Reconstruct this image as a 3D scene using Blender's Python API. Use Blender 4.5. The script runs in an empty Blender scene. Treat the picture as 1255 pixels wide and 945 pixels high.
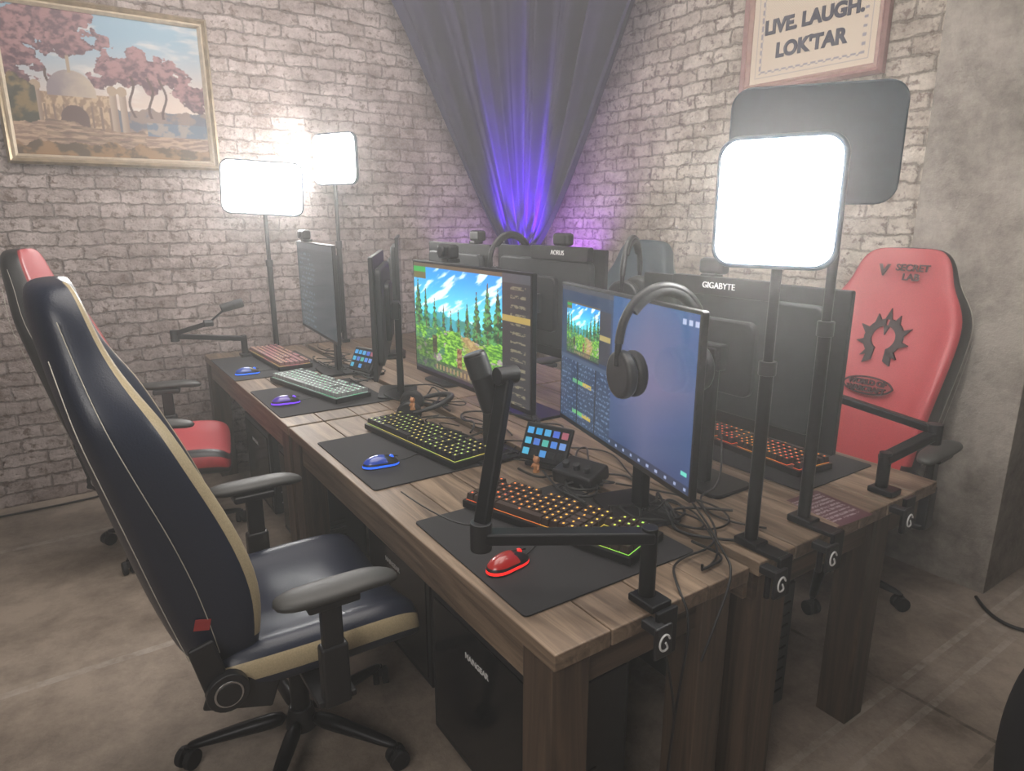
import bpy, bmesh, math, random
from mathutils import Vector, Matrix, Euler, noise
random.seed(7)
COL=bpy.context.scene.collection
PI=math.pi
# ------------------------------------------------------------ materials
MATS={}
def newmat(name):
    m=bpy.data.materials.new(name);m.use_nodes=True
    nt=m.node_tree;b=nt.nodes["Principled BSDF"]
    return m,nt,b
def N(nt,t,**k):
    n=nt.nodes.new(t)
    for a,v in k.items(): setattr(n,a,v)
    return n
def ramp(nt,stops):
    r=N(nt,"ShaderNodeValToRGB");cr=r.color_ramp
    while len(cr.elements)<len(stops): cr.elements.new(.5)
    for e,(p,c) in zip(cr.elements,stops): e.position=p;e.color=(*c,1)
    return r
def mat(name,col,rough=.5,metal=0,var=.12,scale=30,bump=0,sheen=0,emit=None,es=0,coat=0):
    if name in MATS: return MATS[name]
    m,nt,b=newmat(name)
    tc=N(nt,"ShaderNodeTexCoord");nz=N(nt,"ShaderNodeTexNoise");nz.inputs["Scale"].default_value=scale;nz.inputs["Detail"].default_value=4
    nt.links.new(tc.outputs["Object"],nz.inputs["Vector"])
    c=Vector(col)
    r=ramp(nt,[(.3,tuple(c*(1-var))),(.7,tuple(c*(1+var)))])
    nt.links.new(nz.outputs["Fac"],r.inputs[0]);nt.links.new(r.outputs[0],b.inputs["Base Color"])
    b.inputs["Roughness"].default_value=rough;b.inputs["Metallic"].default_value=metal
    if coat: b.inputs["Coat Weight"].default_value=coat
    if sheen: b.inputs["Sheen Weight"].default_value=sheen
    if bump:
        bp=N(nt,"ShaderNodeBump");bp.inputs["Strength"].default_value=bump;bp.inputs["Distance"].default_value=.002
        nt.links.new(nz.outputs["Fac"],bp.inputs["Height"]);nt.links.new(bp.outputs[0],b.inputs["Normal"])
    if emit:
        b.inputs["Emission Color"].default_value=(*emit,1);b.inputs["Emission Strength"].default_value=es
    MATS[name]=m;return m
def vcolmat(name,emis=0,rough=.4):
    if name in MATS: return MATS[name]
    m,nt,b=newmat(name)
    a=N(nt,"ShaderNodeAttribute",attribute_name="Col")
    if emis:
        nt.links.new(a.outputs["Color"],b.inputs["Emission Color"]);b.inputs["Emission Strength"].default_value=emis
        b.inputs["Base Color"].default_value=(.01,.01,.012,1)
    else: nt.links.new(a.outputs["Color"],b.inputs["Base Color"])
    b.inputs["Roughness"].default_value=rough
    MATS[name]=m;return m
black=mat("black_plastic",(.012,.012,.014),.42)
blackm=mat("black_metal",(.012,.012,.014),.38,.6)
dgrey=mat("dark_grey_plastic",(.025,.027,.03),.5)
rubber=mat("rubber",(.008,.008,.009),.7)
pad_m=mat("mousepad_cloth",(.018,.017,.019),.85,scale=400,bump=.3)
silver=mat("silver",(.5,.5,.52),.3,1)
white=mat("white_print",(.75,.75,.75),.6)
cablem=mat("cable_rubber",(.009,.009,.009),.5)
# brick
def brickmat(name,axis,c1,c2,cm):
    m,nt,b=newmat(name);L=nt.links
    tc=N(nt,"ShaderNodeTexCoord");sp=N(nt,"ShaderNodeSeparateXYZ");cb=N(nt,"ShaderNodeCombineXYZ")
    L.new(tc.outputs["Object"],sp.inputs[0])
    L.new(sp.outputs["X" if axis=="x" else "Y"],cb.inputs[0]);L.new(sp.outputs["Z"],cb.inputs[1])
    nz=N(nt,"ShaderNodeTexNoise");nz.inputs["Scale"].default_value=10;nz.inputs["Detail"].default_value=8;nz.inputs["Roughness"].default_value=.74
    L.new(cb.outputs[0],nz.inputs["Vector"])
    sub=N(nt,"ShaderNodeVectorMath",operation="SUBTRACT");sub.inputs[1].default_value=(.5,.5,.5);L.new(nz.outputs["Color"],sub.inputs[0])
    sc=N(nt,"ShaderNodeVectorMath",operation="SCALE");sc.inputs["Scale"].default_value=.066;L.new(sub.outputs[0],sc.inputs[0])
    ad=N(nt,"ShaderNodeVectorMath",operation="ADD");L.new(cb.outputs[0],ad.inputs[0]);L.new(sc.outputs[0],ad.inputs[1])
    br=N(nt,"ShaderNodeTexBrick");L.new(ad.outputs[0],br.inputs["Vector"])
    br.inputs["Scale"].default_value=1;br.inputs["Brick Width"].default_value=.215;br.inputs["Row Height"].default_value=.075
    br.inputs["Mortar Size"].default_value=.0075;br.inputs["Mortar Smooth"].default_value=.8;br.inputs["Bias"].default_value=-.1
    br.inputs["Color1"].default_value=(*c1,1);br.inputs["Color2"].default_value=(*c2,1);br.inputs["Mortar"].default_value=(*cm,1)
    n2=N(nt,"ShaderNodeTexNoise");n2.inputs["Scale"].default_value=1.7;n2.inputs["Detail"].default_value=12;n2.inputs["Roughness"].default_value=.86;L.new(cb.outputs[0],n2.inputs["Vector"])
    r2=ramp(nt,[(.38,(.40,.33,.29)),(.48,(.80,.77,.75)),(.62,(1.28,1.27,1.26))]);L.new(n2.outputs["Fac"],r2.inputs[0])
    mx=N(nt,"ShaderNodeMix",data_type="RGBA",blend_type="MULTIPLY");mx.inputs[0].default_value=1
    L.new(br.outputs["Color"],mx.inputs[6]);L.new(r2.outputs[0],mx.inputs[7])
    n3=N(nt,"ShaderNodeTexNoise");n3.inputs["Scale"].default_value=20;n3.inputs["Detail"].default_value=8;n3.inputs["Roughness"].default_value=.7;L.new(cb.outputs[0],n3.inputs["Vector"])
    r3=ramp(nt,[(.39,(0,0,0)),(.47,(1,1,1))]);L.new(n3.outputs["Fac"],r3.inputs[0])
    mx2=N(nt,"ShaderNodeMix",data_type="RGBA");L.new(r3.outputs[0],mx2.inputs[0]);mx2.inputs[6].default_value=(.23,.165,.135,1);L.new(mx.outputs[2],mx2.inputs[7])
    L.new(mx2.outputs[2],b.inputs["Base Color"]);b.inputs["Roughness"].default_value=.8
    ma=N(nt,"ShaderNodeMath",operation="MULTIPLY");ma.inputs[1].default_value=-1.0;L.new(br.outputs["Fac"],ma.inputs[0])
    ma2=N(nt,"ShaderNodeMath",operation="MULTIPLY_ADD");ma2.inputs[1].default_value=2.0;L.new(n3.outputs["Fac"],ma2.inputs[0]);L.new(ma.outputs[0],ma2.inputs[2])
    bp=N(nt,"ShaderNodeBump");bp.inputs["Strength"].default_value=1;bp.inputs["Distance"].default_value=.015;L.new(ma2.outputs[0],bp.inputs["Height"]);L.new(bp.outputs[0],b.inputs["Normal"])
    return m
def concretemat(name,c1,c2,lines=False,scale=1.6,bump=.6):
    m,nt,b=newmat(name);L=nt.links
    tc=N(nt,"ShaderNodeTexCoord")
    nz=N(nt,"ShaderNodeTexNoise");nz.inputs["Scale"].default_value=scale;nz.inputs["Detail"].default_value=13;nz.inputs["Roughness"].default_value=.78
    L.new(tc.outputs["Object"],nz.inputs["Vector"])
    r=ramp(nt,[(.36,c1),(.60,c2)]);L.new(nz.outputs["Fac"],r.inputs[0]);out=r.outputs[0]
    if lines:
        sp=N(nt,"ShaderNodeSeparateXYZ");L.new(tc.outputs["Object"],sp.inputs[0])
        n4=N(nt,"ShaderNodeTexNoise");n4.inputs["Scale"].default_value=14;n4.inputs["Detail"].default_value=6;n4.inputs["Roughness"].default_value=.7;L.new(tc.outputs["Object"],n4.inputs["Vector"])
        rw=ramp(nt,[(.38,(0,0,0)),(.6,(1,1,1))]);L.new(n4.outputs["Fac"],rw.inputs[0])
        def strip(o,outsock,pos,w,col,fac):
            s=N(nt,"ShaderNodeMath",operation="SUBTRACT");L.new(outsock,s.inputs[0]);s.inputs[1].default_value=pos
            a=N(nt,"ShaderNodeMath",operation="ABSOLUTE");L.new(s.outputs[0],a.inputs[0])
            l=N(nt,"ShaderNodeMath",operation="LESS_THAN");L.new(a.outputs[0],l.inputs[0]);l.inputs[1].default_value=w
            q=N(nt,"ShaderNodeMath",operation="MULTIPLY");L.new(l.outputs[0],q.inputs[0]);L.new(rw.outputs[0],q.inputs[1])
            q2=N(nt,"ShaderNodeMath",operation="MULTIPLY");L.new(q.outputs[0],q2.inputs[0]);q2.inputs[1].default_value=fac
            x=N(nt,"ShaderNodeMix",data_type="RGBA");L.new(q2.outputs[0],x.inputs[0]);L.new(o,x.inputs[6]);x.inputs[7].default_value=(*col,1);return x.outputs[2]
        lt=(.48,.43,.38);dk=(.04,.03,.022)
        for (ax,p,w,c,fc) in [("Y",1.7,.018,lt,.6),("Y",2.95,.02,lt,.4),("Y",.02,.012,lt,.6),("Y",-.10,.012,lt,.55),("Y",-.04,.03,lt,.2),("X",1.52,.008,dk,.8),("X",2.2,.012,lt,.3),("Y",-.3,.008,dk,.6)]:
            out=strip(out,sp.outputs[ax],p,w,c,fc)
    L.new(out,b.inputs["Base Color"]);b.inputs["Roughness"].default_value=.7
    n3=N(nt,"ShaderNodeTexNoise");n3.inputs["Scale"].default_value=18;n3.inputs["Detail"].default_value=9;n3.inputs["Roughness"].default_value=.65;L.new(tc.outputs["Object"],n3.inputs["Vector"])
    bp=N(nt,"ShaderNodeBump");bp.inputs["Strength"].default_value=bump;bp.inputs["Distance"].default_value=.012;L.new(n3.outputs["Fac"],bp.inputs["Height"]);L.new(bp.outputs[0],b.inputs["Normal"])
    return m
def woodmat(name,c1,c2,axis=1):
    m,nt,b=newmat(name);L=nt.links
    tc=N(nt,"ShaderNodeTexCoord");mp=N(nt,"ShaderNodeMapping");s=[22,22,22];s[axis]=1.3;mp.inputs["Scale"].default_value=s
    oi=N(nt,"ShaderNodeObjectInfo");sc=N(nt,"ShaderNodeMath",operation="MULTIPLY");sc.inputs[1].default_value=20;L.new(oi.outputs["Random"],sc.inputs[0])
    L.new(tc.outputs["Object"],mp.inputs["Vector"]);L.new(sc.outputs[0],mp.inputs["Location"])
    nz=N(nt,"ShaderNodeTexNoise");nz.inputs["Scale"].default_value=1;nz.inputs["Detail"].default_value=8;nz.inputs["Roughness"].default_value=.65;nz.inputs["Distortion"].default_value=1.4
    L.new(mp.outputs[0],nz.inputs["Vector"])
    r=ramp(nt,[(.3,c1),(.52,tuple((Vector(c1)+Vector(c2))/2)),(.72,c2)]);L.new(nz.outputs["Fac"],r.inputs[0])
    hs=N(nt,"ShaderNodeHueSaturation");mr=N(nt,"ShaderNodeMapRange");mr.inputs[3].default_value=.8;mr.inputs[4].default_value=1.2;L.new(oi.outputs["Random"],mr.inputs[0]);L.new(mr.outputs[0],hs.inputs["Value"])
    L.new(r.outputs[0],hs.inputs["Color"]);L.new(hs.outputs[0],b.inputs["Base Color"]);b.inputs["Roughness"].default_value=.5
    bp=N(nt,"ShaderNodeBump");bp.inputs["Strength"].default_value=.5;bp.inputs["Distance"].default_value=.003;L.new(nz.outputs["Fac"],bp.inputs["Height"]);L.new(bp.outputs[0],b.inputs["Normal"])
    return m
# ------------------------------------------------------------ geometry helpers
def root(name,loc=(0,0,0),rz=0):
    e=bpy.data.objects.new(name,None);e.location=loc;e.rotation_euler=(0,0,math.radians(rz));e.empty_display_size=.1;COL.objects.link(e);return e
def link(o,r):
    COL.objects.link(o)
    if r is not None: o.parent=r
    return o
def finish(bm,name,mats,r=None,smooth=True,loc=(0,0,0),rot=(0,0,0),sub=0,bev=0,seg=2):
    bmesh.ops.recalc_face_normals(bm,faces=bm.faces)
    me=bpy.data.meshes.new(name);bm.to_mesh(me);bm.free()
    if not isinstance(mats,(list,tuple)): mats=[mats]
    for m in mats: me.materials.append(m)
    if smooth:
        for p in me.polygons: p.use_smooth=True
    o=bpy.data.objects.new(name,me);o.location=loc;o.rotation_euler=rot;link(o,r)
    if bev:
        b=o.modifiers.new("bev","BEVEL");b.width=bev;b.segments=seg;b.limit_method='ANGLE';b.angle_limit=math.radians(40)
        b.harden_normals=True
    if sub:
        s=o.modifiers.new("sub","SUBSURF");s.levels=sub;s.render_levels=sub
    return o
def box(r,name,size,loc,m,bev=.004,rot=(0,0,0),taper=None):
    bm=bmesh.new();bmesh.ops.create_cube(bm,size=1)
    for v in bm.verts:
        k=1
        if taper and v.co.z>0: k=taper
        v.co=Vector((v.co.x*size[0]*k,v.co.y*size[1]*k,v.co.z*size[2]))
    return finish(bm,name,m,r,True,loc,rot,0,bev)
def cyl(r,name,rad,p1,p2,m,r2=None,bev=.002,seg=24):
    p1=Vector(p1);p2=Vector(p2);d=p2-p1
    bm=bmesh.new();bmesh.ops.create_cone(bm,cap_ends=True,segments=seg,radius1=rad,radius2=rad if r2 is None else r2,depth=d.length)
    return finish(bm,name,m,r,True,(p1+p2)/2,d.to_track_quat('Z','Y').to_euler(),0,bev)
def tube(r,name,pts,rad,m,cyclic=False,smooth=True):
    c=bpy.data.curves.new(name,'CURVE');c.dimensions='3D';c.bevel_depth=rad;c.bevel_resolution=3;c.resolution_u=8
    s=c.splines.new('NURBS' if smooth else 'POLY');s.points.add(len(pts)-1)
    for p,q in zip(s.points,pts): p.co=(*q,1)
    if smooth: s.order_u=3;s.use_endpoint_u=True
    s.use_cyclic_u=cyclic;c.use_fill_caps=True;c.materials.append(m)
    return link(bpy.data.objects.new(name,c),r)
def text(r,name,body,size,m,loc,rot,ext=.001,align='CENTER',off=0):
    c=bpy.data.curves.new(name,'FONT');c.body=body;c.size=size;c.extrude=ext;c.align_x=align;c.align_y='CENTER';c.offset=off;c.materials.append(m)
    o=bpy.data.objects.new(name,c);o.location=loc;o.rotation_euler=rot;return link(o,r)
def loft(r,name,rings,mats,segm=None,sub=1,capped=True,loc=(0,0,0),rot=(0,0,0),closed=True):
    bm=bmesh.new();R=[[bm.verts.new(p) for p in ring] for ring in rings];n=len(rings[0])
    for i in range(len(R)-1):
        for j in range(n if closed else n-1):
            f=bm.faces.new((R[i][j],R[i][(j+1)%n],R[i+1][(j+1)%n],R[i+1][j]))
            if segm: f.material_index=segm(i,j)
    if capped: bm.faces.new(R[0][::-1]);bm.faces.new(R[-1])
    return finish(bm,name,mats,r,True,loc,rot,sub)
def rrpts(w,h,rad,n=6):
    P=[]
    for cx,cy,a0 in ((w/2-rad,h/2-rad,0),(-w/2+rad,h/2-rad,90),(-w/2+rad,-h/2+rad,180),(w/2-rad,-h/2+rad,270)):
        for i in range(n+1):
            a=math.radians(a0+90*i/n);P.append((cx+rad*math.cos(a),cy+rad*math.sin(a)))
    return P
def plate(r,name,w,h,d,rad,m,loc=(0,0,0),rot=(0,0,0),bev=.003,axis='Y'):
    bm=bmesh.new();pts=rrpts(w,h,rad)
    f=lambda x,y,t:(x,t,y) if axis=='Y' else (x,y,t)
    a=[bm.verts.new(f(x,y,-d/2)) for x,y in pts];b=[bm.verts.new(f(x,y,d/2)) for x,y in pts];n=len(pts)
    for i in range(n): bm.faces.new((a[i],a[(i+1)%n],b[(i+1)%n],b[i]))
    bm.faces.new(a[::-1]);bm.faces.new(b)
    return finish(bm,name,m,r,True,loc,rot,0,bev)
def picture(r,name,w,h,nx,ny,fn,m,loc=(0,0,0),rot=(0,0,0)):
    """flat picture in XZ facing -Y, vertex coloured by fn(u,v)"""
    me=bpy.data.meshes.new(name);vs=[];fs=[];cs=[]
    for j in range(ny+1):
        for i in range(nx+1):
            u=i/nx;v=j/ny;vs.append(((u-.5)*w,0,(v-.5)*h));c=fn(u,v);cs+= [max(0,c[0]),max(0,c[1]),max(0,c[2]),1]
    for j in range(ny):
        for i in range(nx):
            a=j*(nx+1)+i;fs.append((a,a+1,a+nx+2,a+nx+1))
    me.from_pydata(vs,[],fs);me.update()
    ca=me.color_attributes.new("Col",'FLOAT_COLOR','POINT');ca.data.foreach_set("color",cs)
    me.materials.append(m);o=bpy.data.objects.new(name,me);o.location=loc;o.rotation_euler=rot;return link(o,r)
def nz(x,y,s=1,o=0): return noise.fractal(Vector((x*s+o,y*s-o,o*1.7)),.9,2.1,4)
def mix(a,b,t):
    t=max(0,min(1,t));return tuple(x*(1-t)+y*t for x,y in zip(a,b))
def ss(a,b,x):
    t=max(0,min(1,(x-a)/(b-a)));return t*t*(3-2*t)
# ------------------------------------------------------------ room
def quadbox(name,x0,x1,y0,y1,z0,z1,m):
    bm=bmesh.new();bmesh.ops.create_cube(bm,size=1)
    for v in bm.verts: v.co=Vector(((x0+x1)/2+v.co.x*(x1-x0),(y0+y1)/2+v.co.y*(y1-y0),(z0+z1)/2+v.co.z*(z1-z0)))
    return finish(bm,name,m,None,False)
HW=3.6
quadbox("floor",-4,4.2,-4,3.75,-.1,0,concretemat("floor_concrete",(.13,.10,.078),(.37,.30,.24),True))
quadbox("wall_back",-4,2.7,3.56,3.76,0,HW,brickmat("brick_back","x",(.60,.52,.50),(.44,.37,.35),(.36,.30,.28)))
quadbox("wall_right",2.5,2.7,.6,3.56,0,HW,brickmat("brick_right","y",(.62,.56,.49),(.47,.41,.35),(.38,.33,.28)))
conc=concretemat("pier_concrete",(.09,.072,.06),(.34,.30,.26),False,2.0,1.0)
quadbox("wall_pier",2.43,3.1,.1,.6,0,HW,conc)
quadbox("wall_side",3.0,3.2,-4,.1,0,HW,conc)
# ------------------------------------------------------------ desks
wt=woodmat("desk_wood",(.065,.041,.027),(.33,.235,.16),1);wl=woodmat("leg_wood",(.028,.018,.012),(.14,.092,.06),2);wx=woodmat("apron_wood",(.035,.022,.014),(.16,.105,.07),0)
def desk(x0,x1,y0,y1,legx):
    r=root("wooden_desk",(x0,y0,0));W=x1-x0;D=y1-y0;n=4 if W<.7 else 6
    for i in range(n):
        w=W/n;box(r,"plank_%d"%(i+1),(w-.003,D-.004,.04),(w*(i+.5),D/2,.74+random.uniform(-.0012,.0012)),wt,.004)
    for yy in (.03,D-.03): box(r,"apron",(W-.06,.03,.09),(W/2,yy+(.02 if yy<1 else -.02),.673),wx,.003)
    for xx in (.03,W-.03): box(r,"rail",(.03,D-.1,.09),(xx,D/2,.673),wt,.003)
    for lx in legx:
        for ly in (.065,D-.065): box(r,"leg",(.10,.10,.72),(lx-x0,ly,.36),wl,.004)
    return r
YM=1.745
desk(0,.6,0,YM-.005,(.055,.50));desk(0,.6,YM+.005,3.49,(.055,.50))
desk(.635,1.55,0,YM-.005,(.735,1.25));desk(.635,1.55,YM+.005,3.49,(.735,1.25))
# ------------------------------------------------------------ monitors
scr_on=vcolmat("screen_emission",1.15,.15)
def monitor(x,y,rz,W,H,zc,fn=None,label=None,lx=.12):
    r=root("computer_monitor",(x,y,.76),rz);h=zc-.76
    plate(r,"bezel",W,H,.018,.006,black,(0,0,h));plate(r,"back_shell",W*.86,H*.8,.03,.03,dgrey,(0,.022,h),bev=.01)
    plate(r,"back_hub",W*.34,H*.5,.03,.03,black,(0,.045,h),bev=.008)
    nx,ny=(300,168) if fn else (2,2)
    picture(r,"screen",W-.016,H-.024,nx,ny,fn or (lambda u,v:(.006,.007,.01)),scr_on,(0,-.0096,h+.004))
    box(r,"neck",(.055,.03,h+.02),(0,.085,(h+.02)/2+.01),blackm,.006);box(r,"mount",(.08,.06,.08),(0,.065,h),black,.006)
    plate(r,"base_foot",.24,.18,.012,.03,blackm,(0,.07,.0062),bev=.003,axis='Z')
    if label:
        plate(r,"label_bar",W*.5,.055,.03,.008,black,(W*lx,.03,h+H/2-.02));text(r,"label",label,.026,white,(W*lx,.047,h+H/2-.018),(PI/2,0,PI))
    return r
def game(u,v):
    if u>.80:
        c=(.03,.028,.03)
        if .86<u<.97 and (int(v*44)%3==0) and nz(u*30,v*60)>-.1: c=(.16,.14,.09)
        if .64<v<.69: c=(.32,.23,.06)
        if v>.93: c=(.06,.06,.07)
        return c
    if v>.965 : return (.10,.07,.04)
    if v<.035: return (.02,.02,.03)
    sky=mix((.10,.62,.78),(.01,.25,.78),ss(.55,1,v));cl=nz(u*1.0+v*4,v*9-u*8,1.4,3);sky=mix(sky,(.65,.90,.95),ss(.05,.5,cl))
    c=sky
    hill=.52+.10*nz(u,0,4,8)
    if v<hill+.05: c=mix((.03,.30,.36),(.03,.20,.16),ss(-.3,.3,nz(u,v,12)))
    for tx,th_,tw in ((.04,.86,.07),(.12,.78,.05),(.21,.70,.05),(.30,.66,.04),(.52,.72,.05),(.60,.82,.06),(.69,.90,.07),(.77,.88,.07),(.44,.64,.035),(.37,.62,.03)):
        if .3<v<th_:
            k=(th_-v)/th_;ww=tw*k*1.7*(.65+.35*abs(math.sin(v*60)))+.008*nz(u,v,40)
            if abs(u-tx)<ww: c=mix((.003,.045,.02),(.08,.30,.08),ss(-.3,.5,nz(u,v,34,2)+(u-tx)*-4))
            if abs(u-tx)<.006 and nz(u,v,30)>0: c=(.10,.06,.03)
    g=.42+.05*nz(u,0,6,1)
    if v<g:
        c=mix((.03,.16,.02),(.24,.52,.05),ss(-.3,.5,nz(u*1.5,v*3,22,4)))
        pw=abs(u-.46-.12*math.sin(v*6))
        c=mix(mix((.26,.17,.07),(.40,.30,.13),ss(-.3,.3,nz(u,v,30))),c,ss(.04,.10,pw+.04*nz(u,v,20)))
        if nz(u,v,16,9)>.45: c=mix(c,(.5,.25,.45),.5)
        if u<.3 and v>.2 and nz(u,v,7,21)>.15: c=mix(c,(.02,.12,.10),.7)
    if .42<u<.465 and .12<v<.30: c=mix((.12,.04,.02),(.3,.2,.1),ss(-.2,.3,nz(u,v,40)))
    if .18<u<.23 and .2<v<.36: c=mix((.02,.03,.02),(.12,.10,.03),ss(-.2,.3,nz(u,v,40)))
    if v<.13: c=mix(c,(.02,.02,.04),.75)
    if .2<u<.62 and .05<v<.1 and int(u*60)%2: c=(.25,.18,.09)
    if u<.13 and v>.86: c=(.12,.1,.03) if v<.92 else (.02,.3,.05)
    if u<.22 and .13<v<.3: c=mix(c,(.02,.02,.02),.6)
    return c
def obs(u,v):
    bg=(.018,.035,.075)
    if u>.46:
        c=mix((.03,.05,.12),(.02,.07,.18),v)
        c=mix(c,(.10,.10,.18),ss(.5,.0,abs(u-.72)+abs(v-.55)*.6))
        if v<.05: c=(.02,.03,.06)
        if .015<v<.035 and int(u*70)%4==0: c=(.25,.3,.45)
        if .93<v<.96 and u>.9 and int(u*90)%3: c=(.3,.35,.5)
        if .95<u<.985 and (.10<v<.12): c=(.1,.5,.4)
        return c
    if v>.965: return (.05,.05,.06)
    if .05<u<.36 and .5<v<.89: return game((u-.05)/.38,(v-.5)/.39)
    if .36<=u<.45 and .52<v<.88:
        return (.3,.24,.08) if .68<v<.72 else (.03,.03,.04)
    if v<.46:
        if abs((u*6)%1-.5)>.47: return (.005,.008,.015)
        if int(v*56)%2 and nz(u*70,v*56)>.15: return (.10,.15,.24)
        if int(v*30)%7==2 and .12<u<.3: return (.1,.35,.12) if u<.22 else (.4,.3,.05)
    if .46<=v<.49: return (.05,.07,.12)
    return bg
def chat(u,v):
    c=(.018,.028,.036)
    if v>.94: c=(.04,.05,.06)
    if .06<u<.45+.25*nz(1,int(v*36),1) and int(v*36)%2 and nz(u*40,v*36,1)>.05 and v<.9: c=(.07,.11,.13)
    return c
monitor(.53,.41,-104.4,.73,.44,1.165,obs)
monitor(.43,1.04,-90,.76,.42,1.215,game)
monitor(.53,2.015,-117.5,.68,.52,1.16,None)
monitor(.44,2.6,-94.5,.74,.48,1.21,chat)
monitor(1.0,.42,90,.74,.45,1.17,None,"GIGABYTE",.03)
monitor(1.0,1.35,90,.72,.45,1.235,None,"AORUS",-.17)
monitor(.98,2.05,90,.60,.44,1.235,None)
monitor(1.0,2.8,64,.66,.50,1.22,None)
# ------------------------------------------------------------ keyboards
glow=vcolmat("key_glow",1.7)
def keyboard(x,y,rz,cf,L=.47,D=.165,keymat=None):
    r=root("mechanical_keyboard",(x,y,.766),rz);keymat=keymat or black
    plate(r,"case",L,D,.022,.008,blackm,(0,0,.011),axis='Z')
    rows=6;cols=20;bm=bmesh.new();cl=bm.loops.layers.float_color.new("Col")
    kw=(L-.02)/cols;kd=(D-.022)/rows
    for j in range(rows):
        i=0
        while i<cols:
            w=1
            if j==0 and i==4: w=6
            elif j in(1,2,3) and i in (0,12): w=2
            if j==5 and i in (1,6,11,15) or (i==15 and j in (2,3)): i+=1;continue
            x0=-L/2+.01+i*kw;y0=-D/2+.011+j*kd;x1=x0+kw*w-.002;y1=y0+kd-.002;z0=.024;z1=.040+.0012*abs(j-2.5);t=.0025
            b=[bm.verts.new(p) for p in((x0,y0,z0),(x1,y0,z0),(x1,y1,z0),(x0,y1,z0))]
            q=[bm.verts.new(p) for p in((x0+t,y0+t,z1),(x1-t,y0+t,z1),(x1-t,y1-t,z1),(x0+t,y1-t,z1))]
            fs=[bm.faces.new(q)]+[bm.faces.new((b[k],b[(k+1)%4],q[(k+1)%4],q[k])) for k in range(4)]
            c=cf(i/cols,j/rows)
            cx=(x0+x1)/2;cy=(y0+y1)/2;lw=.0026;lh=.0032
            l=bm.faces.new([bm.verts.new(p) for p in((cx-lw,cy-lh,z1+.0004),(cx+lw,cy-lh,z1+.0004),(cx+lw,cy+lh,z1+.0004),(cx-lw,cy+lh,z1+.0004))])
            l.material_index=1
            for lp in l.loops: lp[cl]=(*c,1)
            g=bm.faces.new([bm.verts.new(p) for p in((x0-.001,y0-.001,.0228),(x1+.001,y0-.001,.0228),(x1+.001,y1+.001,.0228),(x0-.001,y1+.001,.0228))]);g.material_index=1
            for lp in g.loops: lp[cl]=(*[k*.5 for k in c],1)
            i+=w
    me=bpy.data.meshes.new("keycaps");bm.to_mesh(me);bm.free();me.materials.append(keymat);me.materials.append(glow)
    link(bpy.data.objects.new("keycaps",me),r)
    box(r,"volume_wheel",(.03,.012,.012),(L/2-.04,D/2-.008,.03),silver,.003)
    return r
def c1(u,v):
    a=mix((.9,.12,.03),(.9,.42,.05),ss(0,.6,u+.2*v));return mix(a,(.35,.9,.1),ss(.6,.95,u))
def c2(u,v): return mix((.9,.7,.12),(.55,.8,.15),(math.sin(u*20+v*7)+1)/2)
def c3(u,v): return mix((.1,.8,.35),(.7,.9,.8),.5+.5*math.sin(u*13+v*9))
def c4(u,v): return mix((.9,.15,.25),(.9,.6,.1),.5+.5*math.sin(u*9+v*6))
def c5(u,v): return mix((1,.08,.02),(1,.35,.02),.5+.5*math.sin(u*11+v*5))
brk=mat("brown_keys",(.045,.026,.02),.5)
def mousepad(x,y,w,l,rz=0):
    r=root("mousepad",(x,y,.7604),rz);plate(r,"mat",w,l,.004,.012,pad_m,(0,0,.002),axis='Z',bev=.001);return r
mousepad(.29,.40,.52,.54,-1);mousepad(.27,1.21,.48,.54,0);mousepad(.26,2.14,.50,.52,0);mousepad(.25,2.98,.50,.64,0)
mousepad(1.31,.5,.40,.62)
keyboard(.355,.445,-73,c1,.55,.18,brk)
keyboard(.365,1.25,-83,c2,.60,.18)
keyboard(.30,2.26,-78,c3,.62,.19,mat("pale_keys",(.28,.31,.31),.5))
keyboard(.33,3.05,-88,c4,.60,.19,mat("pink_keys",(.25,.15,.15),.5))
keyboard(1.30,.50,84,c5,.50,.17)
# mice
def mouse(x,y,rz,col):
    r=root("computer_mouse",(x,y,.7648),rz);nm="mouse_glow_%.2f_%.2f"%(col[0],col[1])
    g=mat(nm,tuple(.3*c for c in col),.3,emit=col,es=1.1,coat=.5);gd=mat(nm+"_dim",tuple(.12*c+.01 for c in col),.28,emit=col,es=.18,coat=.6)
    bm=bmesh.new();bmesh.ops.create_uvsphere(bm,u_segments=28,v_segments=16,radius=1)
    for v in bm.verts:
        X,Y,Z=v.co
        hump=1-.28*ss(-.2,1,X)
        yy=Y*(.034-.004*math.exp(-(X*2.2)**2))
        zz=max(-.12,Z)
        v.co=Vector((math.copysign(abs(X)**.85,X)*.064,yy,(zz+.12)*.036*hump))
    for f in bm.faces:
        c=f.calc_center_median()
        f.material_index=1 if c.z<.010 and c.z>.003 else (2 if c.x<.012 and c.z>.018 else 0)
    finish(bm,"shell",[black,g,gd],r)
    cyl(r,"scroll_wheel",.009,(.036,-.004,.026),(.036,.004,.026),g);box(r,"button_gap",(.05,.0016,.004),(.036,0,.0315),rubber,0,(0,math.radians(14),0))
    tube(r,"cable",[(.06,0,.008),(.1,.01,.006),(.16,.05,.004),(.24,.03,.004),(.34,.06,.003)],.0018,cablem)
mouse(.11,.325,10,(1,.02,.015));mouse(.13,1.12,-5,(.02,.13,1));mouse(.09,2.08,-5,(.2,.05,1));mouse(.09,2.78,0,(.03,.18,1))
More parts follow.
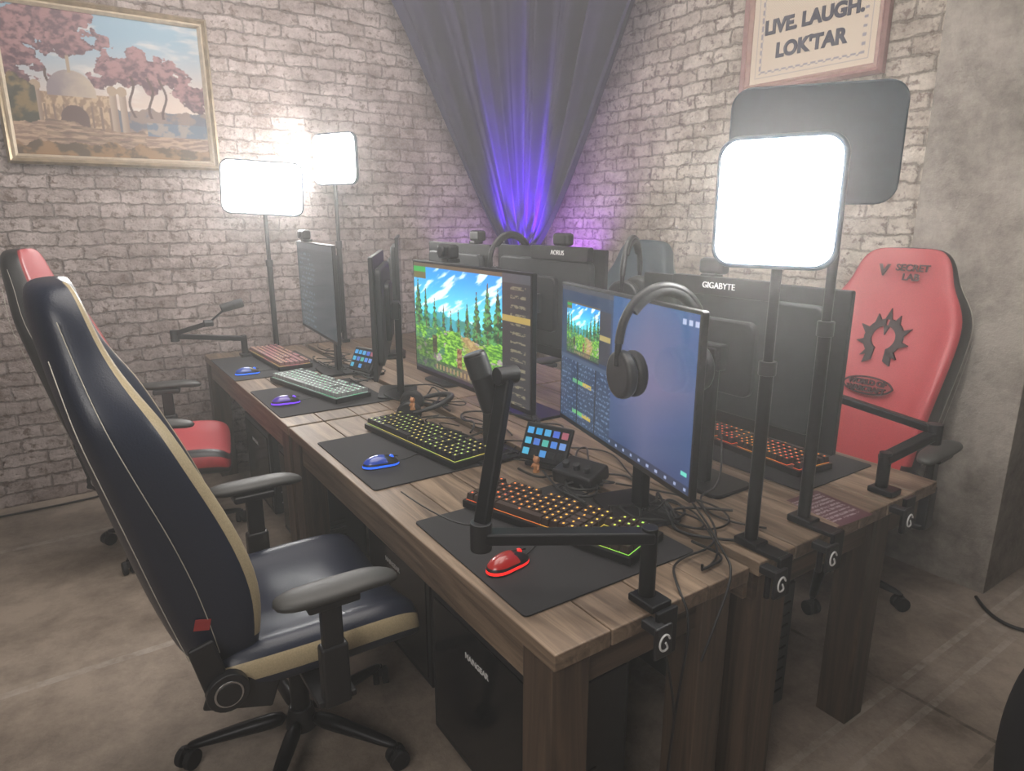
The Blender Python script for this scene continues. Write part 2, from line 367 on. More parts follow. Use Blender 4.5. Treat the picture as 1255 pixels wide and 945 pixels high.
# ------------------------------------------------------------ LED panels
ledm=mat("led_diffuser",(.9,.9,.9),.4,emit=(1,.98,.94),es=36)
panelm=mat("led_housing",(.018,.034,.055),.5)
def ledpanel(sx,sy,cz,rz,W,H,z0=.76,off=(0,0),tilt=0,roll=0):
    r=root("led_panel_light",(sx,sy,z0),0);h=cz-z0
    cyl(r,"pole_lower",.0165,(0,0,-.05),(0,0,h*.55),blackm);cyl(r,"pole_upper",.012,(0,0,h*.5),(0,0,h-.03),blackm);cyl(r,"collar",.021,(0,0,h*.53),(0,0,h*.57),black)
    box(r,"clamp_top",(.05,.07,.02),(0,0,.012),blackm);box(r,"clamp_spine",(.05,.012,.11),(0,-.1 if sy<1 else .12,-.04),blackm,.003)
    box(r,"clamp_arm",(.05,.11,.012),(0,-.05 if sy<1 else .07,.008),blackm,.003)
    cyl(r,"clamp_screw",.008,(0,-.06 if sy<1 else .08,-.12),(0,-.06 if sy<1 else .08,-.05),blackm)
    hd=bpy.data.objects.new("head",None);hd.location=(off[0],off[1],h);hd.rotation_euler=Euler((math.radians(tilt),math.radians(roll),math.radians(rz)),'XYZ');link(hd,r)
    cr=min(W,H)*.17
    plate(hd,"housing",W,H,.022,cr,panelm,bev=.006);plate(hd,"diffuser",W-.022,H-.022,.006,cr*.85,ledm,(0,-.0115,0),bev=.001)
    plate(hd,"rear_hub",W*.3,H*.3,.03,.02,black,(0,.022,-.02));cyl(hd,"ball_joint",.018,(0,.03,-.03),(0,.05,-.06),blackm)
    if off!=(0,0): cyl(r,"arm",.009,(0,0,h-.04),(off[0],off[1],h-.03),blackm)
    return r
def rzn(nx,ny): return math.degrees(math.atan2(ny,nx))+90
ledpanel(.69,.07,1.61,rzn(-.93,-.36),.28,.295,off=(-.012,.008))
ledpanel(.92,.07,1.745,rzn(.82,.57),.385,.275,off=(-.07,.045))
ledpanel(.42,3.42,1.745,rzn(-.35,-.94),.47,.315,off=(-.01,-.03),roll=3)
ledpanel(.87,3.42,1.93,rzn(-.90,-.43),.37,.315,off=(.0,-.03))
# ------------------------------------------------------------ chairs
def chair(x,y,rz,name,bodyc,trimc,seatc,frontc,backc,emblem=None,hs=1.0):
    r=root(name,(x,y,0),rz)
    prof=[(-.285,.425),(-.30,.47),(-.29,.525),(-.245,.555),(-.19,.53),(-.10,.512),(0,.508),(.10,.512),(.19,.53),(.245,.555),(.29,.525),(.30,.47),(.285,.425),(.15,.405),(-.15,.405)]
    rings=[]
    for xx,sy,dz,sz in [(-.26,.78,.0,.6),(-.24,.9,0,.95),(-.1,.97,0,1),(.08,1,0,1),(.20,1,-.002,1),(.27,.97,-.012,.9),(.295,.9,-.03,.6)]:
        rings.append([(xx,py*sy,.46+(pz-.46)*sz+dz) for py,pz in prof])
    loft(r,"seat",rings,[bodyc,trimc,seatc],lambda i,j:1 if j in (1,10) else (2 if 3<=j<=8 else 0),2)
    rows=[(.47,-.165,-.30,.225),(.56,-.16,-.335,.25),(.70,-.168,-.375,.268),(.88,-.22,-.415,.29),(1.04,-.29,-.45,.305),(1.15,-.335,-.475,.305),(1.225,-.362,-.488,.27),(1.30,-.385,-.50,.215),(1.375,-.405,-.51,.20),(1.43,-.42,-.508,.165),(1.45,-.435,-.49,.11)]
    rings=[]
    for z,xf,xr,w in rows:
        wing=.055 if .6<z<1.2 else (.03 if z<1.3 else .012)
        if z<.5: wing=.015
        mid=(xf+xr)/2
        c=[(-w,mid+.01),(-w*.985,xf+wing*.7),(-w*.84,xf+wing),(-w*.62,xf+.004),(-w*.33,xf-.004),(0,xf-.006)]
        c=c+[(-a,b) for a,b in c[-2::-1]]
        c=c+[(w*.95,xr+.035),(w*.55,xr+.004),(0,xr),(-w*.55,xr+.004),(-w*.95,xr+.035)]
        rings.append([(b,a,z) for a,b in c])
    loft(r,"backrest",rings,[bodyc,trimc,frontc,backc],lambda i,j:1 if j in(1,8) and i>0 else (2 if 2<=j<=7 else (3 if 10<=j<=14 else 0)),2)
    st=mat("stitching",(.45,.42,.36),.7)
    for s in (-1,1):
        pts=[(xf*.55+xr*.45,s*(w*.995+.0005),z) for z,xf,xr,w in rows[1:-2]]
        tube(r,"stitch",pts,.0011,st)
        pts=[(xf*.1+xr*.9+.012,s*(w*.975+.001),z) for z,xf,xr,w in rows[1:-3]]
        tube(r,"stitch",pts,.0011,st)
        box(r,"hinge_plate",(.17,.014,.085),(-.2,s*.268,.445),black,.008,(0,math.radians(20),0));box(r,"hinge_arm",(.06,.014,.16),(-.265,s*.268,.53),black,.008,(0,math.radians(-12),0))
        cyl(r,"recline_disc",.05,(-.235,s*.262,.47),(-.235,s*.292,.47),black,bev=.004);cyl(r,"disc_ring",.034,(-.235,s*.288,.47),(-.235,s*.295,.47),silver,bev=.001);cyl(r,"disc_cap",.029,(-.235,s*.29,.47),(-.235,s*.298,.47),black,bev=.001)
        box(r,"arm_bracket",(.10,.17,.018),(-.0,s*.29,.402),black,.004)
        box(r,"arm_post_lower",(.07,.04,.17),(0,s*.365,.475),black,.008);box(r,"arm_post_upper",(.052,.028,.18),(0,s*.365,.61),black,.006)
        box(r,"arm_cradle",(.13,.075,.025),(.0,s*.372,.69),black,.008)
        rg=[]
        for k in range(9):
            t=k/8;xx=-.14+.31*t;w=.052*(1-.12*t)*(math.sin(PI*(.08+.84*t))**.28 if 0<t<1 else .45);hh=.019*(1 if 0<t<1 else .5);zz=.718-.012*max(0,t-.75)*4
            rg.append([(xx,s*.385+w*math.cos(a)*(abs(math.cos(a))**-.25 if abs(math.cos(a))>.05 else 1),zz+hh*math.sin(a)) for a in [2*PI*q/12 for q in range(12)]])
        loft(r,"arm_pad",rg,mat("armpad",(.045,.044,.042),.5),None,1)
    box(r,"tilt_mechanism",(.26,.18,.05),(-.02,0,.375),blackm,.01)
    box(r,"side_tag",(.035,.002,.028),(-.27,-.2625,.655),mat("tag_red",(.3,.03,.03),.5),.0005,(0,math.radians(15),0))
    cyl(r,"lever",.006,(0,-.09,.37),(.02,-.30,.37),blackm)
    cyl(r,"gas_lift",.028,(0,0,.10),(0,0,.26),black);cyl(r,"gas_piston",.016,(0,0,.25),(0,0,.37),silver)
    cyl(r,"hub",.05,(0,0,.06),(0,0,.13),black,r2=.035,bev=.005)
    for k in range(5):
        a=2*PI*k/5+.35;cx,cy=math.cos(a),math.sin(a);pr=[]
        for rr,hw,z1,z0 in((.03,.032,.125,.07),(.14,.028,.115,.07),(.26,.022,.092,.062),(.335,.018,.08,.058)):
            pr.append([(cx*rr-cy*w,cy*rr+cx*w,z) for w,z in((-hw,z0),(-hw*.8,z1),(hw*.8,z1),(hw,z0))])
        loft(r,"spoke_%d"%(k+1),pr,blackm,None,1)
        px,py=cx*.325,cy*.325;cyl(r,"caster_stem",.008,(px,py,.04),(px,py,.07),blackm)
        b=a+.9;dx,dy=-math.sin(b),math.cos(b)
        for s in(-1,1): cyl(r,"caster_wheel",.03,(px+dx*s*.006,py+dy*s*.006,.03),(px+dx*s*.026,py+dy*s*.026,.03),rubber,bev=.004)
        box(r,"caster_hood",(.02,.05,.035),(px,py,.045),black,.006,(0,0,b))
    if emblem: emblem(r)
    return r
navy=mat("navy_leather",(.014,.019,.038),.36,scale=250,bump=.25);blk=mat("black_leather",(.012,.012,.014),.42,scale=250,bump=.25)
gold=mat("gold_leather",(.42,.34,.21),.42,scale=250,bump=.2);red=mat("red_leather",(.40,.05,.06),.45,scale=250,bump=.2);redt=mat("red_trim",(.3,.02,.025),.45)
teal=mat("slate_leather",(.015,.035,.05),.5,scale=250,bump=.2)
emb=mat("emblem_print",(.018,.004,.006),.6)
def horde(r):
    def place(y,z):
        t=(z-.88)/(1.15-.88);return (-.222-.115*t,y,z)
    def poly(name,pts,zc=1.065,s=1.0):
        bm=bmesh.new();vs=[bm.verts.new(Vector(place(y*s,zc+z*s))+Vector((.010,0,0))) for y,z in pts];f=bm.faces.new(vs)
        q=bmesh.ops.extrude_face_region(bm,geom=[f]);bmesh.ops.translate(bm,verts=[v for v in q['geom'] if isinstance(v,bmesh.types.BMVert)],vec=(-.014,0,0))
        finish(bm,name,emb,r,False)
    for s in(-1,1):
        A0,A1=84,-62;n=14;outer=[];inner=[]
        for k in range(n+1):
            t=k/n;a=math.radians(A0+(A1-A0)*t);ro=.080;ri=.050
            outer.append((s*ro*math.cos(a),ro*math.sin(a)));inner.append((s*ri*math.cos(a),ri*math.sin(a)))
        for k in range(n):
            poly("emblem_arc_%d"%(k+1),[outer[k],outer[k+1],inner[k+1],inner[k]])
        for a0,l in ((58,.108),(18,.116),(-18,.110),(-54,.112)):
            a=math.radians(a0);d=math.radians(11)
            poly("emblem_spike",[(s*.076*math.cos(a-d),.076*math.sin(a-d)),(s*l*math.cos(a+.12),l*math.sin(a+.12)),(s*.076*math.cos(a+d),.076*math.sin(a+d))])
        poly("emblem_foot",[(s*.024,-.045),(s*.050,-.060),(s*.058,-.112),(s*.026,-.095)])
    poly("emblem_tooth",[(0,.125),(.014,.078),(-.014,.078)])
    poly("emblem_fang",[(-.012,.052),(.012,.052),(0,.012)])
    txt=mat("dark_print",(.03,.006,.008),.6)
    text(r,"backrest_text","SECRET\nLAB",.04,txt,(-.378,.045,1.345),Euler((math.radians(76),0,math.radians(90))),.003,off=.001)
    text(r,"backrest_mark","V",.065,txt,(-.378,-.07,1.35),Euler((math.radians(76),0,math.radians(90))),.003,off=.003)
    text(r,"lumbar_text","WORLD OF\nWARCRAFT",.03,txt,(-.190,0,.865),Euler((math.radians(72),0,math.radians(90))),.006,off=.0015)
    tube(r,"lumbar_ring",[(-.200-.36*.036*math.sin(2*PI*q/14),.105*math.cos(2*PI*q/14),.865+.036*math.sin(2*PI*q/14)) for q in range(14)],.004,txt,True)
chair(-.25,.93,0,"gaming_chair",navy,gold,navy,navy,navy)
chair(-.36,2.60,-12,"gaming_chair",blk,redt,red,red,blk)
chair(1.98,.57,184,"gaming_chair",blk,red,red,red,blk,horde)
chair(1.74,1.95,180,"gaming_chair",teal,teal,teal,teal,teal)
# ------------------------------------------------------------ headphones
def headphones(x,y,z,rot,s=1.0):
    r=root("headphones",(x,y,z));r.rotation_euler=Euler([math.radians(a) for a in rot]);r.scale=(s,s,s)
    arc=[(.085*math.cos(a),0,.095*math.sin(a)+.02) for a in [PI*q/14 for q in range(15)]]
    tube(r,"headband",arc,.008,black);tube(r,"band_pad",[(a*.91,b,c*.93) for a,b,c in arc[3:12]],.010,rubber)
    for sgn in(-1,1):
        cyl(r,"yoke",.006,(sgn*.085,0,.03),(sgn*.088,0,-.02),blackm)
        cyl(r,"earcup",.043,(sgn*.066,0,-.035),(sgn*.088,0,-.035),black,bev=.008);cyl(r,"ear_pad",.041,(sgn*.045,0,-.035),(sgn*.066,0,-.035),rubber,bev=.008)
    return r
headphones(.50,.235,1.262,(0,0,-14.4),1.38)
headphones(.55,1.66,.785,(75,0,60),1.25)
headphones(1.0,1.62,1.36,(0,0,0),1.3)
headphones(1.0,.86,1.36,(0,0,30),1.3)
# ------------------------------------------------------------ microphones on low-profile arms
def micarm(name,base,elbow,end,mic0,mic1,zb=.76):
    r=root(name,(base[0],base[1],zb));B=Vector((base[0],base[1],zb))
    L=lambda p:Vector(p)-B
    cyl(r,"post",.018,(0,0,-.02),L((base[0],base[1],base[2]+.02)),blackm)
    box(r,"clamp_top",(.06,.075,.018),(0,-.01,.012),blackm);box(r,"clamp_spine",(.06,.012,.11),(0,-.055-(base[1]-.03) if base[1]<1 else -.04,-.04),blackm,.003)
    def beam(n,a,b,w=.04,h=.028):
        a=L(a);b=L(b);d=b-a;o=box(r,n,(w,h,d.length+.02),(a+b)/2,blackm,.006);o.rotation_euler=d.to_track_quat('Z','Y').to_euler()
    beam("lower_arm",base,elbow);cyl(r,"elbow_joint",.024,L(elbow)-Vector((0,0,.03)),L(elbow)+Vector((0,0,.035)),black)
    e2=(elbow[0],elbow[1],elbow[2]+.015);beam("upper_arm",e2,end,.034,.026)
    cyl(r,"tip_joint",.02,L(end)-Vector((.025,0,0)),L(end)+Vector((.025,0,0)),black)
    cyl(r,"mic_body",.025,L(mic0),L(mic1),black,bev=.006);d=(L(mic1)-L(mic0))
    cyl(r,"mic_grille",.0262,L(mic0)+d*.55,L(mic0)+d*.98,dgrey,bev=.008)
    cyl(r,"mic_bracket",.006,L(end),L(mic0)+d*.3,blackm)
    return r
micarm("boom_microphone",(.28,.035,.92),(-.01,.25,.91),(.08,.285,1.25),(.066,.315,1.165),(.035,.345,1.295))
ra=root("clamp_logo",(0,0,0))
for lx,lz in((.245,.725),(.645,.725),(.865,.725),(1.26,.725)):
    yy=-.05
    tube(ra,"ring",[(lx+.015*math.cos(2*PI*q/12+.3),yy-.006,lz+.019*math.sin(2*PI*q/12+.3)) for q in range(0,11)]+[(lx+.002,yy-.006,lz)],.0024,white)
    box(ra,"tab",(.05,.01,.075),(lx,yy,lz),black,.006);box(ra,"tab_link",(.03,.05,.02),(lx,yy+.025,lz+.02),black,.003)
micarm("boom_microphone",(1.31,.06,.87),(1.51,.02,.92),(1.40,.30,1.0),(1.36,.36,1.0),(1.30,.50,1.02))
micarm("boom_microphone",(.2,3.3,.87),(-.17,3.30,.92),(.0,3.22,.99),(.07,3.2,1.07),(.19,3.18,1.10))
# ------------------------------------------------------------ webcams
def webcam(x,y,z,rz):
    r=root("webcam",(x,y,z),rz);box(r,"body",(.09,.045,.05),(0,0,.035),black,.012);cyl(r,"lens",.018,(0,-.022,.035),(0,-.034,.035),dgrey);box(r,"clip",(.05,.05,.014),(0,.01,.005),black,.004)
webcam(.44,2.75,1.452,-90);webcam(.45,1.2,1.427,-90);webcam(1.0,.5,1.397,90);webcam(1.0,1.9,1.457,90);webcam(1.0,1.25,1.457,90)
# ------------------------------------------------------------ macro pad
def deckpad(x,y,rz):
    r=root("macro_pad",(x,y,.7605),rz)
    box(r,"body",(.18,.015,.13),(0,0,.085),black,.006,(math.radians(-28),0,0));box(r,"stand",(.15,.10,.016),(0,.03,.009),black,.005);box(r,"prop",(.12,.012,.09),(0,.045,.05),black,.004,(math.radians(20),0,0))
    cs=[(.1,.5,1),(.05,.45,.9),(.1,.5,.9),(.1,.2,.8),(.5,.15,.2),(.1,.6,.9),(.1,.25,.8),(.1,.6,.5),(.1,.3,.9),(.2,.4,.9),(.1,.6,.9),(.02,.02,.02),(.1,.4,.9),(.02,.02,.02),(.02,.02,.02)]
    M=Matrix.Translation((0,0,.085))@Matrix.Rotation(math.radians(-28),4,'X')
    for k,c in enumerate(cs):
        i,j=k%5,k//5;p=M@Vector(((i-2)*.033,-.0085,(1-j)*.036));m=mat("key_lcd_%d"%k,tuple(q*.4 for q in c),.3,emit=c,es=.45)
        box(r,"lcd_key_%d"%(k+1),(.023,.003,.022),p,m,.0008,(math.radians(-28),0,0))
deckpad(.585,.80,-68);deckpad(.60,2.42,-75)
r=root("audio_interface",(.60,.64,.7605),-75);box(r,"body",(.15,.11,.05),(0,0,.03),black,.01,(math.radians(12),0,0))
for q in (-.04,0,.04): cyl(r,"knob",.012,(q,-.02,.05),(q,-.025,.068),dgrey)
# ------------------------------------------------------------ figurines
def figurine(x,y,z,c):
    r=root("toy_figurine",(x,y,z));m=mat("figurine_%.1f"%c[0],c,.5);sk=mat("figurine_skin",(.55,.25,.12),.5)
    rings=[[(rr*math.cos(2*PI*q/10),rr*.8*math.sin(2*PI*q/10),zz) for q in range(10)] for rr,zz in((.012,0),(.014,.004),(.009,.012),(.012,.022),(.013,.028),(.006,.034))]
    loft(r,"torso",rings,m,None,1)
    bm=bmesh.new();bmesh.ops.create_icosphere(bm,subdivisions=2,radius=.0115);finish(bm,"head",sk,r,True,(0,0,.043))
    for s in(-1,1): cyl(r,"arm",.0035,(0,s*.012,.028),(-.006,s*.017,.014),sk);cyl(r,"ear",.003,(0,s*.01,.048),(0,s*.013,.056),m,r2=.001)
figurine(.47,.70,.802,(.55,.25,.1));figurine(.46,1.55,.802,(.6,.2,.1))
# ------------------------------------------------------------ PCs
def pc(x,y,rz=-90,s=(.52,.24,.46)):
    r=root("computer_tower",(x,y,0),rz);L,W,H=s
    box(r,"case",s,(0,0,H/2+.015),black,.006);box(r,"front_panel",(.012,W-.02,H-.02),(-L/2-.004,0,H/2+.015),dgrey,.004);box(r,"rear_panel",(.008,W-.03,H-.03),(L/2+.002,0,H/2+.015),dgrey,.003)
    for k in range(9): box(r,"vent_%d"%(k+1),(.004,W-.06,.006),(-L/2-.011,0,.08+k*.04),rubber,.001);box(r,"slot_%d"%(k+1),(.004,.10,.006),(L/2+.007,-.03,.08+k*.02),silver if k%3==0 else rubber,.001)
    box(r,"glass_side",(L-.05,.005,H-.06),(0,-W/2-.002,H/2+.015),mat("smoked_glass",(.006,.006,.008),.12),.002)
    text(r,"maker_text","MAINGEAR",.024,white,(-.02,-W/2-.006,H-.10),(PI/2,0,0),.0005,off=.0008)
    for a in(-1,1):
        for b in(-1,1): cyl(r,"foot",.018,(a*(L/2-.05),b*(W/2-.04),0),(a*(L/2-.05),b*(W/2-.04),.02),rubber)
pc(.24,.45,-90,(.58,.26,.50));pc(.30,1.15);pc(.24,2.15);pc(.24,2.85);pc(1.0,.45,90);pc(1.0,1.3,90)
# ------------------------------------------------------------ flyer
r=root("paper_flyer",(1.0,.095,.761),-8)
def fly(u,v):
    c=(.10,.035,.05)
    if .08<u<.92 and .1<v<.9 and int(v*22)%2 and nz(u*40,v*22)>-.15: c=(.35,.28,.3)
    return c
o=picture(r,"sheet",.15,.19,50,60,fly,vcolmat("flyer_print",0,.5),(.06,.0,.0015),(-PI/2,0,0));
for v in o.data.vertices: v.co.y=-.004*math.sin(v.co.x*20)
# ------------------------------------------------------------ painting
def paint(u,v):
    sky=mix((.72,.58,.50),(.28,.44,.56),ss(.38,.95,v+.12*(1-u)))
    sky=mix(sky,(.78,.72,.66),.7*ss(.1,.6,nz(u*1.5,v*4,2,9)))
    c=sky
    n=nz(u,v,13,2)
    if v<.36+.05*nz(u,0,8): c=mix((.12,.14,.19),(.28,.20,.17),ss(-.3,.3,n))
    for (cx,cy,rx,ry,o) in ((.62,.66,.20,.13,6),(.78,.60,.12,.12,11),(.52,.58,.10,.09,4),(.20,.90,.28,.18,1),(.06,.72,.14,.22,7),(.33,.78,.12,.09,13),(.97,.50,.12,.13,3)):
        d=((u-cx)/rx)**2+((v-cy)/ry)**2
        if d+1.5*nz(u,v,11,o)<.9:
            c=mix((.11,.045,.07),(.38,.19,.20),ss(-.45,.5,nz(u,v,26,o)+.6*(v-cy)/ry*.5))
    for tx in (.60,.70,.77,.2):
        if abs(u-tx+.015*math.sin(v*22+tx*9))<.007+.01*max(0,.4-v) and .3<v<.60: c=(.09,.045,.04)
    bw=abs(u-.30)
    if bw<.19 and v<.44 and v>.12:
        c=mix((.30,.19,.12),(.56,.40,.25),ss(-.2,.3,nz(u*2,v,18)))
        if abs((u*22)%1-.5)<.12 and v<.36: c=(.22,.14,.11)
    if (bw/.12)**2+((v-.44)/.16)**2<1 and v>=.42: c=mix((.26,.21,.23),(.54,.44,.34),ss(-.1,.12,u-.30+.05*n))
    if bw<.010 and .58<v<.70: c=(.4,.3,.2)
    if bw<.07 and .12<v<.36 and (bw/.07)**2+(max(0,v-.26)/.1)**2<1: c=(.12,.065,.06)
    for px in (.50,.55,.13):
        if abs(u-px)<.018 and .15<v<.46: c=mix((.3,.2,.15),(.46,.36,.28),ss(-.02,.02,px-u))
        if (u-px)**2/.0007+(v-.48)**2/.0012<1: c=(.42,.30,.2)
    if u<.13 and v<.5+.1*nz(u,0,10): c=mix((.05,.05,.03),(.24,.16,.06),ss(-.3,.4,n))
    if v<.22+.03*math.sin(u*9)+.02*n:
        c=mix((.26,.16,.12),(.50,.34,.23),ss(-.3,.3,nz(u,v*4,14)))
        if int((v+.15*(u-.4)**2)*46)%2 and .15<u<.65: c=tuple(k*.65 for k in c)
    if v<.09+.04*nz(u,0,12,4): c=mix((.10,.06,.03),(.34,.19,.08),ss(-.3,.3,n))
    if u>.66 and .17<v<.27: c=mix((.12,.18,.26),(.34,.28,.26),ss(0,.4,n))
    return tuple(k*.8 for k in c)
fw=mat("gilt_frame",(.36,.28,.18),.4,.5,var=.3,scale=20,bump=.4);fw2=mat("gilt_inner",(.58,.49,.37),.45,.3)
def frame(name,w,h,bw,m,m2,loc,rz,fn,nx,ny,pm):
    r=root(name,loc,rz)
    prof=[(0,0),(0,-.03),(bw*.25,-.045),(bw*.55,-.03),(bw*.75,-.036),(bw,-.018),(bw,0)]
    cs=[(-1,-1),(1,-1),(1,1),(-1,1)];bm=bmesh.new();R=[]
    for sx,sz in cs: R.append([bm.verts.new((sx*(w/2-p),y,sz*(h/2-p))) for p,y in prof])
    for k in range(4):
        A,B=R[k],R[(k+1)%4]
        for j in range(len(prof)-1):
            f=bm.faces.new((A[j],B[j],B[j+1],A[j+1]));f.material_index=1 if j>=3 else 0
    finish(bm,"frame_moulding",[m,m2],r,False)
    box(r,"backing",(w-.01,.008,h-.01),(0,-.002,0),black,.001)
    picture(r,"canvas",w-2*bw+.004,h-2*bw+.004,nx,ny,fn,pm,(0,-.012,0));return r
frame("framed_painting",1.02,.81,.05,fw,fw2,(-.295,3.555,2.25),0,paint,300,230,vcolmat("oil_paint",0,.5))
def stitch(u,v):
    c=(.46,.38,.30) if (int(u*110)+int(v*90))%2 else (.58,.49,.39)
    e=min(u*1.1,(1-u)*1.1,v,1-v)
    if .05<e<.06 : c=(.26,.24,.26)
    if .085<e<.115 and (int(u*50)%3+int(v*42)%3)%2: c=(.22,.2,.24)
    return c
sg=frame("framed_sign",.76,.62,.05,mat("mauve_frame",(.26,.14,.13),.5),mat("mauve_frame_inner",(.34,.21,.18),.5),(2.495,1.23,2.51),-90,stitch,220,180,vcolmat("cross_stitch",0,.8))
inkm=mat("stitched_text",(.04,.04,.065),.8)
for t,z,s in(("LIVE. LAUGH.",-.005,.088),("LOK'TAR",-.12,.092)):
    o=text(sg,"lettering",t,s,inkm,(0,-.0145,z),(PI/2,0,0),.001,off=.0045)
# ------------------------------------------------------------ curtain
bm=bmesh.new();ns,nt_=260,64;TZ=1.33;R=[]
for j in range(nt_+1):
    z=.12+(HW-.15-.12)*j/nt_;row=[]
    up=max(0,z-TZ);dn=max(0,TZ-z)
    A=Vector((2.14-up*.56,3.50-.10*math.exp(-up*4)));B=Vector((2.44-.10*math.exp(-up*4),3.22-up*.70));K=Vector((2.42-.10*math.exp(-up*2),3.46-.12*math.exp(-up*2)))
    if dn>0:
        w=.04+.05*min(1,dn*2);A=Vector((2.24-w,3.36+w*.4));B=Vector((2.24+w,3.30-w));K=Vector((2.30,3.34))
        if dn<.06:
            w=.06;A=Vector((2.17,3.37));B=Vector((2.32,3.24))
    for i in range(ns+1):
        s=i/ns;p=A*(1-s)**2+K*2*s*(1-s)+B*s*s
        tn=(K-A)*(1-s)+(B-K)*s
        if tn.length<1e-5: tn=Vector((1,-1))
        nn=Vector((tn.y,-tn.x)).normalized()
        if nn.dot(Vector((-1,-1)))<0: nn=-nn
        amp=.035+.06*min(1,up*.7)
        if dn>0: amp=.05
        ph=s*2*PI*6+1.6*math.sin(s*7+z*.5)+.6*math.sin(z*1.4+s*11)
        w1=math.sin(ph);w1=math.copysign(abs(w1)**.75,w1)
        d=amp*(w1+.22*math.sin(2.7*ph+z*.6)+.08*math.sin(s*60))+amp+.01
        q=p+nn*d
        row.append(bm.verts.new((min(q.x,2.47),min(q.y,3.53),z)))
    R.append(row)
for j in range(nt_):
    for i in range(ns): bm.faces.new((R[j][i],R[j][i+1],R[j+1][i+1],R[j+1][i]))
cur=root("curtain")
o=finish(bm,"drape",mat("curtain_velvet",(.020,.014,.058),.8,sheen=0,scale=6,var=.2),cur,True,sub=0)
tube(cur,"tieback",[(2.24+.13*math.cos(2*PI*q/12)-.03,3.30+.12*math.sin(2*PI*q/12)-.02,TZ-.02) for q in range(12)],.016,mat("tie_fabric",(.05,.03,.1),.6),True)
# ------------------------------------------------------------ backpack bottom right
bp=root("backpack",(1.35,-.45,0),20);rg=[]
for z,w,d in((0,.14,.09),(.03,.17,.11),(.2,.18,.12),(.36,.16,.10),(.43,.11,.07),(.455,.05,.03)):
    rg.append([(w*math.cos(a)*(1.0),d*math.sin(a),z) for a in [2*PI*q/14 for q in range(14)]])
loft(bp,"bag",rg,mat("nylon",(.012,.012,.014),.7),None,2);tube(bp,"handle",[(-.04,0,.44),(-.03,0,.49),(.03,0,.49),(.04,0,.44)],.008,rubber)
box(bp,"pocket",(.22,.05,.18),(0,-.11,.14),mat("nylon",(.015,.015,.018),.7),.02)
# ------------------------------------------------------------ cables
cb=root("desk_cables")
def cab(pts,rad=.003): tube(cb,"cable",pts,rad,cablem)
for k in range(44):
    x=random.uniform(.50,.68);y=random.uniform(.15,3.2) if k%2 else random.uniform(.3,1.3);pts=[]
    for q in range(7):
        pts.append((max(.48,min(1.05,x)),max(.05,y),.766+random.random()*.018));x+=random.uniform(-.12,.14);y+=random.uniform(-.16,.16)
    cab(pts,random.choice((.0028,.0035,.004)))
cab([(.56,.36,1.0),(.62,.2,.85),(.55,.05,.80),(.52,-.01,.78),(.45,-.03,.70),(.40,-.03,.6)]);cab([(.60,.35,.95),(.72,.25,.80),(.62,.10,.77),(.45,.12,.77),(.36,.02,.78),(.36,-.03,.72),(.32,-.03,.5),(.34,0,.2)])
cab([(.29,-.02,.66),(.33,-.03,.5),(.31,-.03,.40),(.35,.0,.15)]);cab([(.62,.5,.8),(.8,.3,.78),(.75,.15,.77),(.6,.2,.766),(.62,.4,.766)])
cab([(.96,.4,.95),(.88,.3,.8),(.8,.35,.77),(.72,.2,.766),(.8,.1,.766)]);cab([(.02,.72,.84),(.0,.3,.87),(.05,.26,1.0),(.09,.3,1.2)],.002)
cab([(.55,1.0,1.1),(.62,.95,.95),(.6,.8,.85),(.66,.7,.80),(.60,.55,.77)]);cab([(.6,1.1,1.1),(.68,.98,.9),(.58,.9,.80),(.64,.75,.77)])
fc=root("floor_cables")
tube(fc,"power_cable",[(2.36,.1,.012),(2.2,-.02,.012),(2.3,-.2,.012),(2.5,-.25,.012),(2.9,-.2,.012)],.007,cablem)
tube(fc,"wall_cable",[(-.55,3.5,.6),(-.75,3.5,.4),(-.7,3.48,.15),(-.5,3.45,.01),(-.9,3.4,.012),(-1.5,3.42,.012)],.006,cablem)
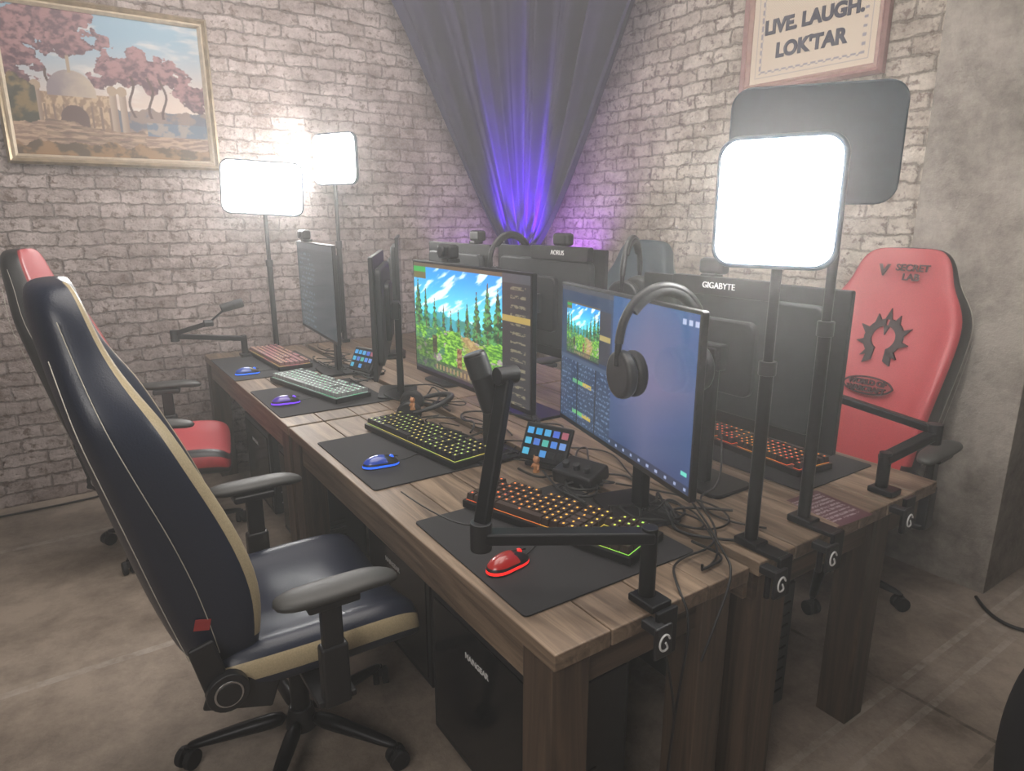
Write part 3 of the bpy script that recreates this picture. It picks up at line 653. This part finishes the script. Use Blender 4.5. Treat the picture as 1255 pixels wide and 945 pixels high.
# ------------------------------------------------------------ lights
def area(name,loc,tgt,size,pw,col,sy=None):
    l=bpy.data.lights.new(name,'AREA');l.energy=pw;l.color=col;l.size=size
    if sy: l.shape='RECTANGLE';l.size_y=sy
    o=bpy.data.objects.new(name,l);o.location=loc;o.rotation_euler=(Vector(tgt)-Vector(loc)).to_track_quat('-Z','Y').to_euler();COL.objects.link(o)
area("overhead_fill_light",(.2,.8,3.4),(.5,1.3,0),2.4,62,(1,.93,.85))  # added overhead fill for general brightness, not a fixture of the room
area("side_fill_light",(-2.4,-1.4,2.7),(.8,1.8,.9),1.4,40,(1,.94,.88))  # added fill from behind and left of the camera, stands for no real lamp
area("back_wall_fill_light",(.3,1.9,3.3),(.8,3.56,1.6),1.4,22,(1,.92,.90))  # extra fill added to brighten the back wall, no actual lamp there
def spot(name,loc,tgt,pw,col,ang,r=.05):
    l=bpy.data.lights.new(name,'SPOT');l.energy=pw;l.color=col;l.spot_size=math.radians(ang);l.spot_blend=.8;l.shadow_soft_size=r
    o=bpy.data.objects.new(name,l);o.location=loc;o.rotation_euler=(Vector(tgt)-Vector(loc)).to_track_quat('-Z','Y').to_euler();COL.objects.link(o)
spot("purple_uplight",(2.08,3.12,1.16),(2.28,3.32,1.95),560,(.20,.0,1),50,.03)
spot("purple_wall_light",(2.28,2.95,1.0),(2.46,2.95,1.6),40,(.38,.05,1),95)
spot("purple_wall_light",(1.95,3.35,1.0),(1.90,3.52,1.5),12,(.38,.05,1),80)
# haze machine fog fills the whole room
w=bpy.data.worlds.new("World");bpy.context.scene.world=w;w.use_nodes=True;nt=w.node_tree
nt.nodes["Background"].inputs[0].default_value=(.75,.72,.72,1);nt.nodes["Background"].inputs[1].default_value=.3
vs=N(nt,"ShaderNodeVolumeScatter");vs.inputs["Density"].default_value=.046;vs.inputs["Anisotropy"].default_value=.6;vs.inputs["Color"].default_value=(1,.98,.96,1)
nt.links.new(vs.outputs[0],nt.nodes["World Output"].inputs["Volume"])
try:
    bpy.context.scene.view_settings.view_transform='Standard';bpy.context.scene.view_settings.look='None';bpy.context.scene.view_settings.exposure=.42;bpy.context.scene.view_settings.gamma=1.0
except Exception as e: print(e)
# ------------------------------------------------------------ camera
f=816.0;th=math.atan(207/816.);az=math.radians(55.68)
cd=bpy.data.cameras.new("camera");cd.sensor_width=36;cd.lens=36*f/1255;cd.clip_start=.02
co=bpy.data.objects.new("camera",cd);COL.objects.link(co);co.location=(-.695,-.872,1.58)
d=Vector((math.cos(az)*math.cos(th),math.sin(az)*math.cos(th),-math.sin(th)));co.rotation_euler=d.to_track_quat('-Z','Y').to_euler()
bpy.context.scene.camera=co
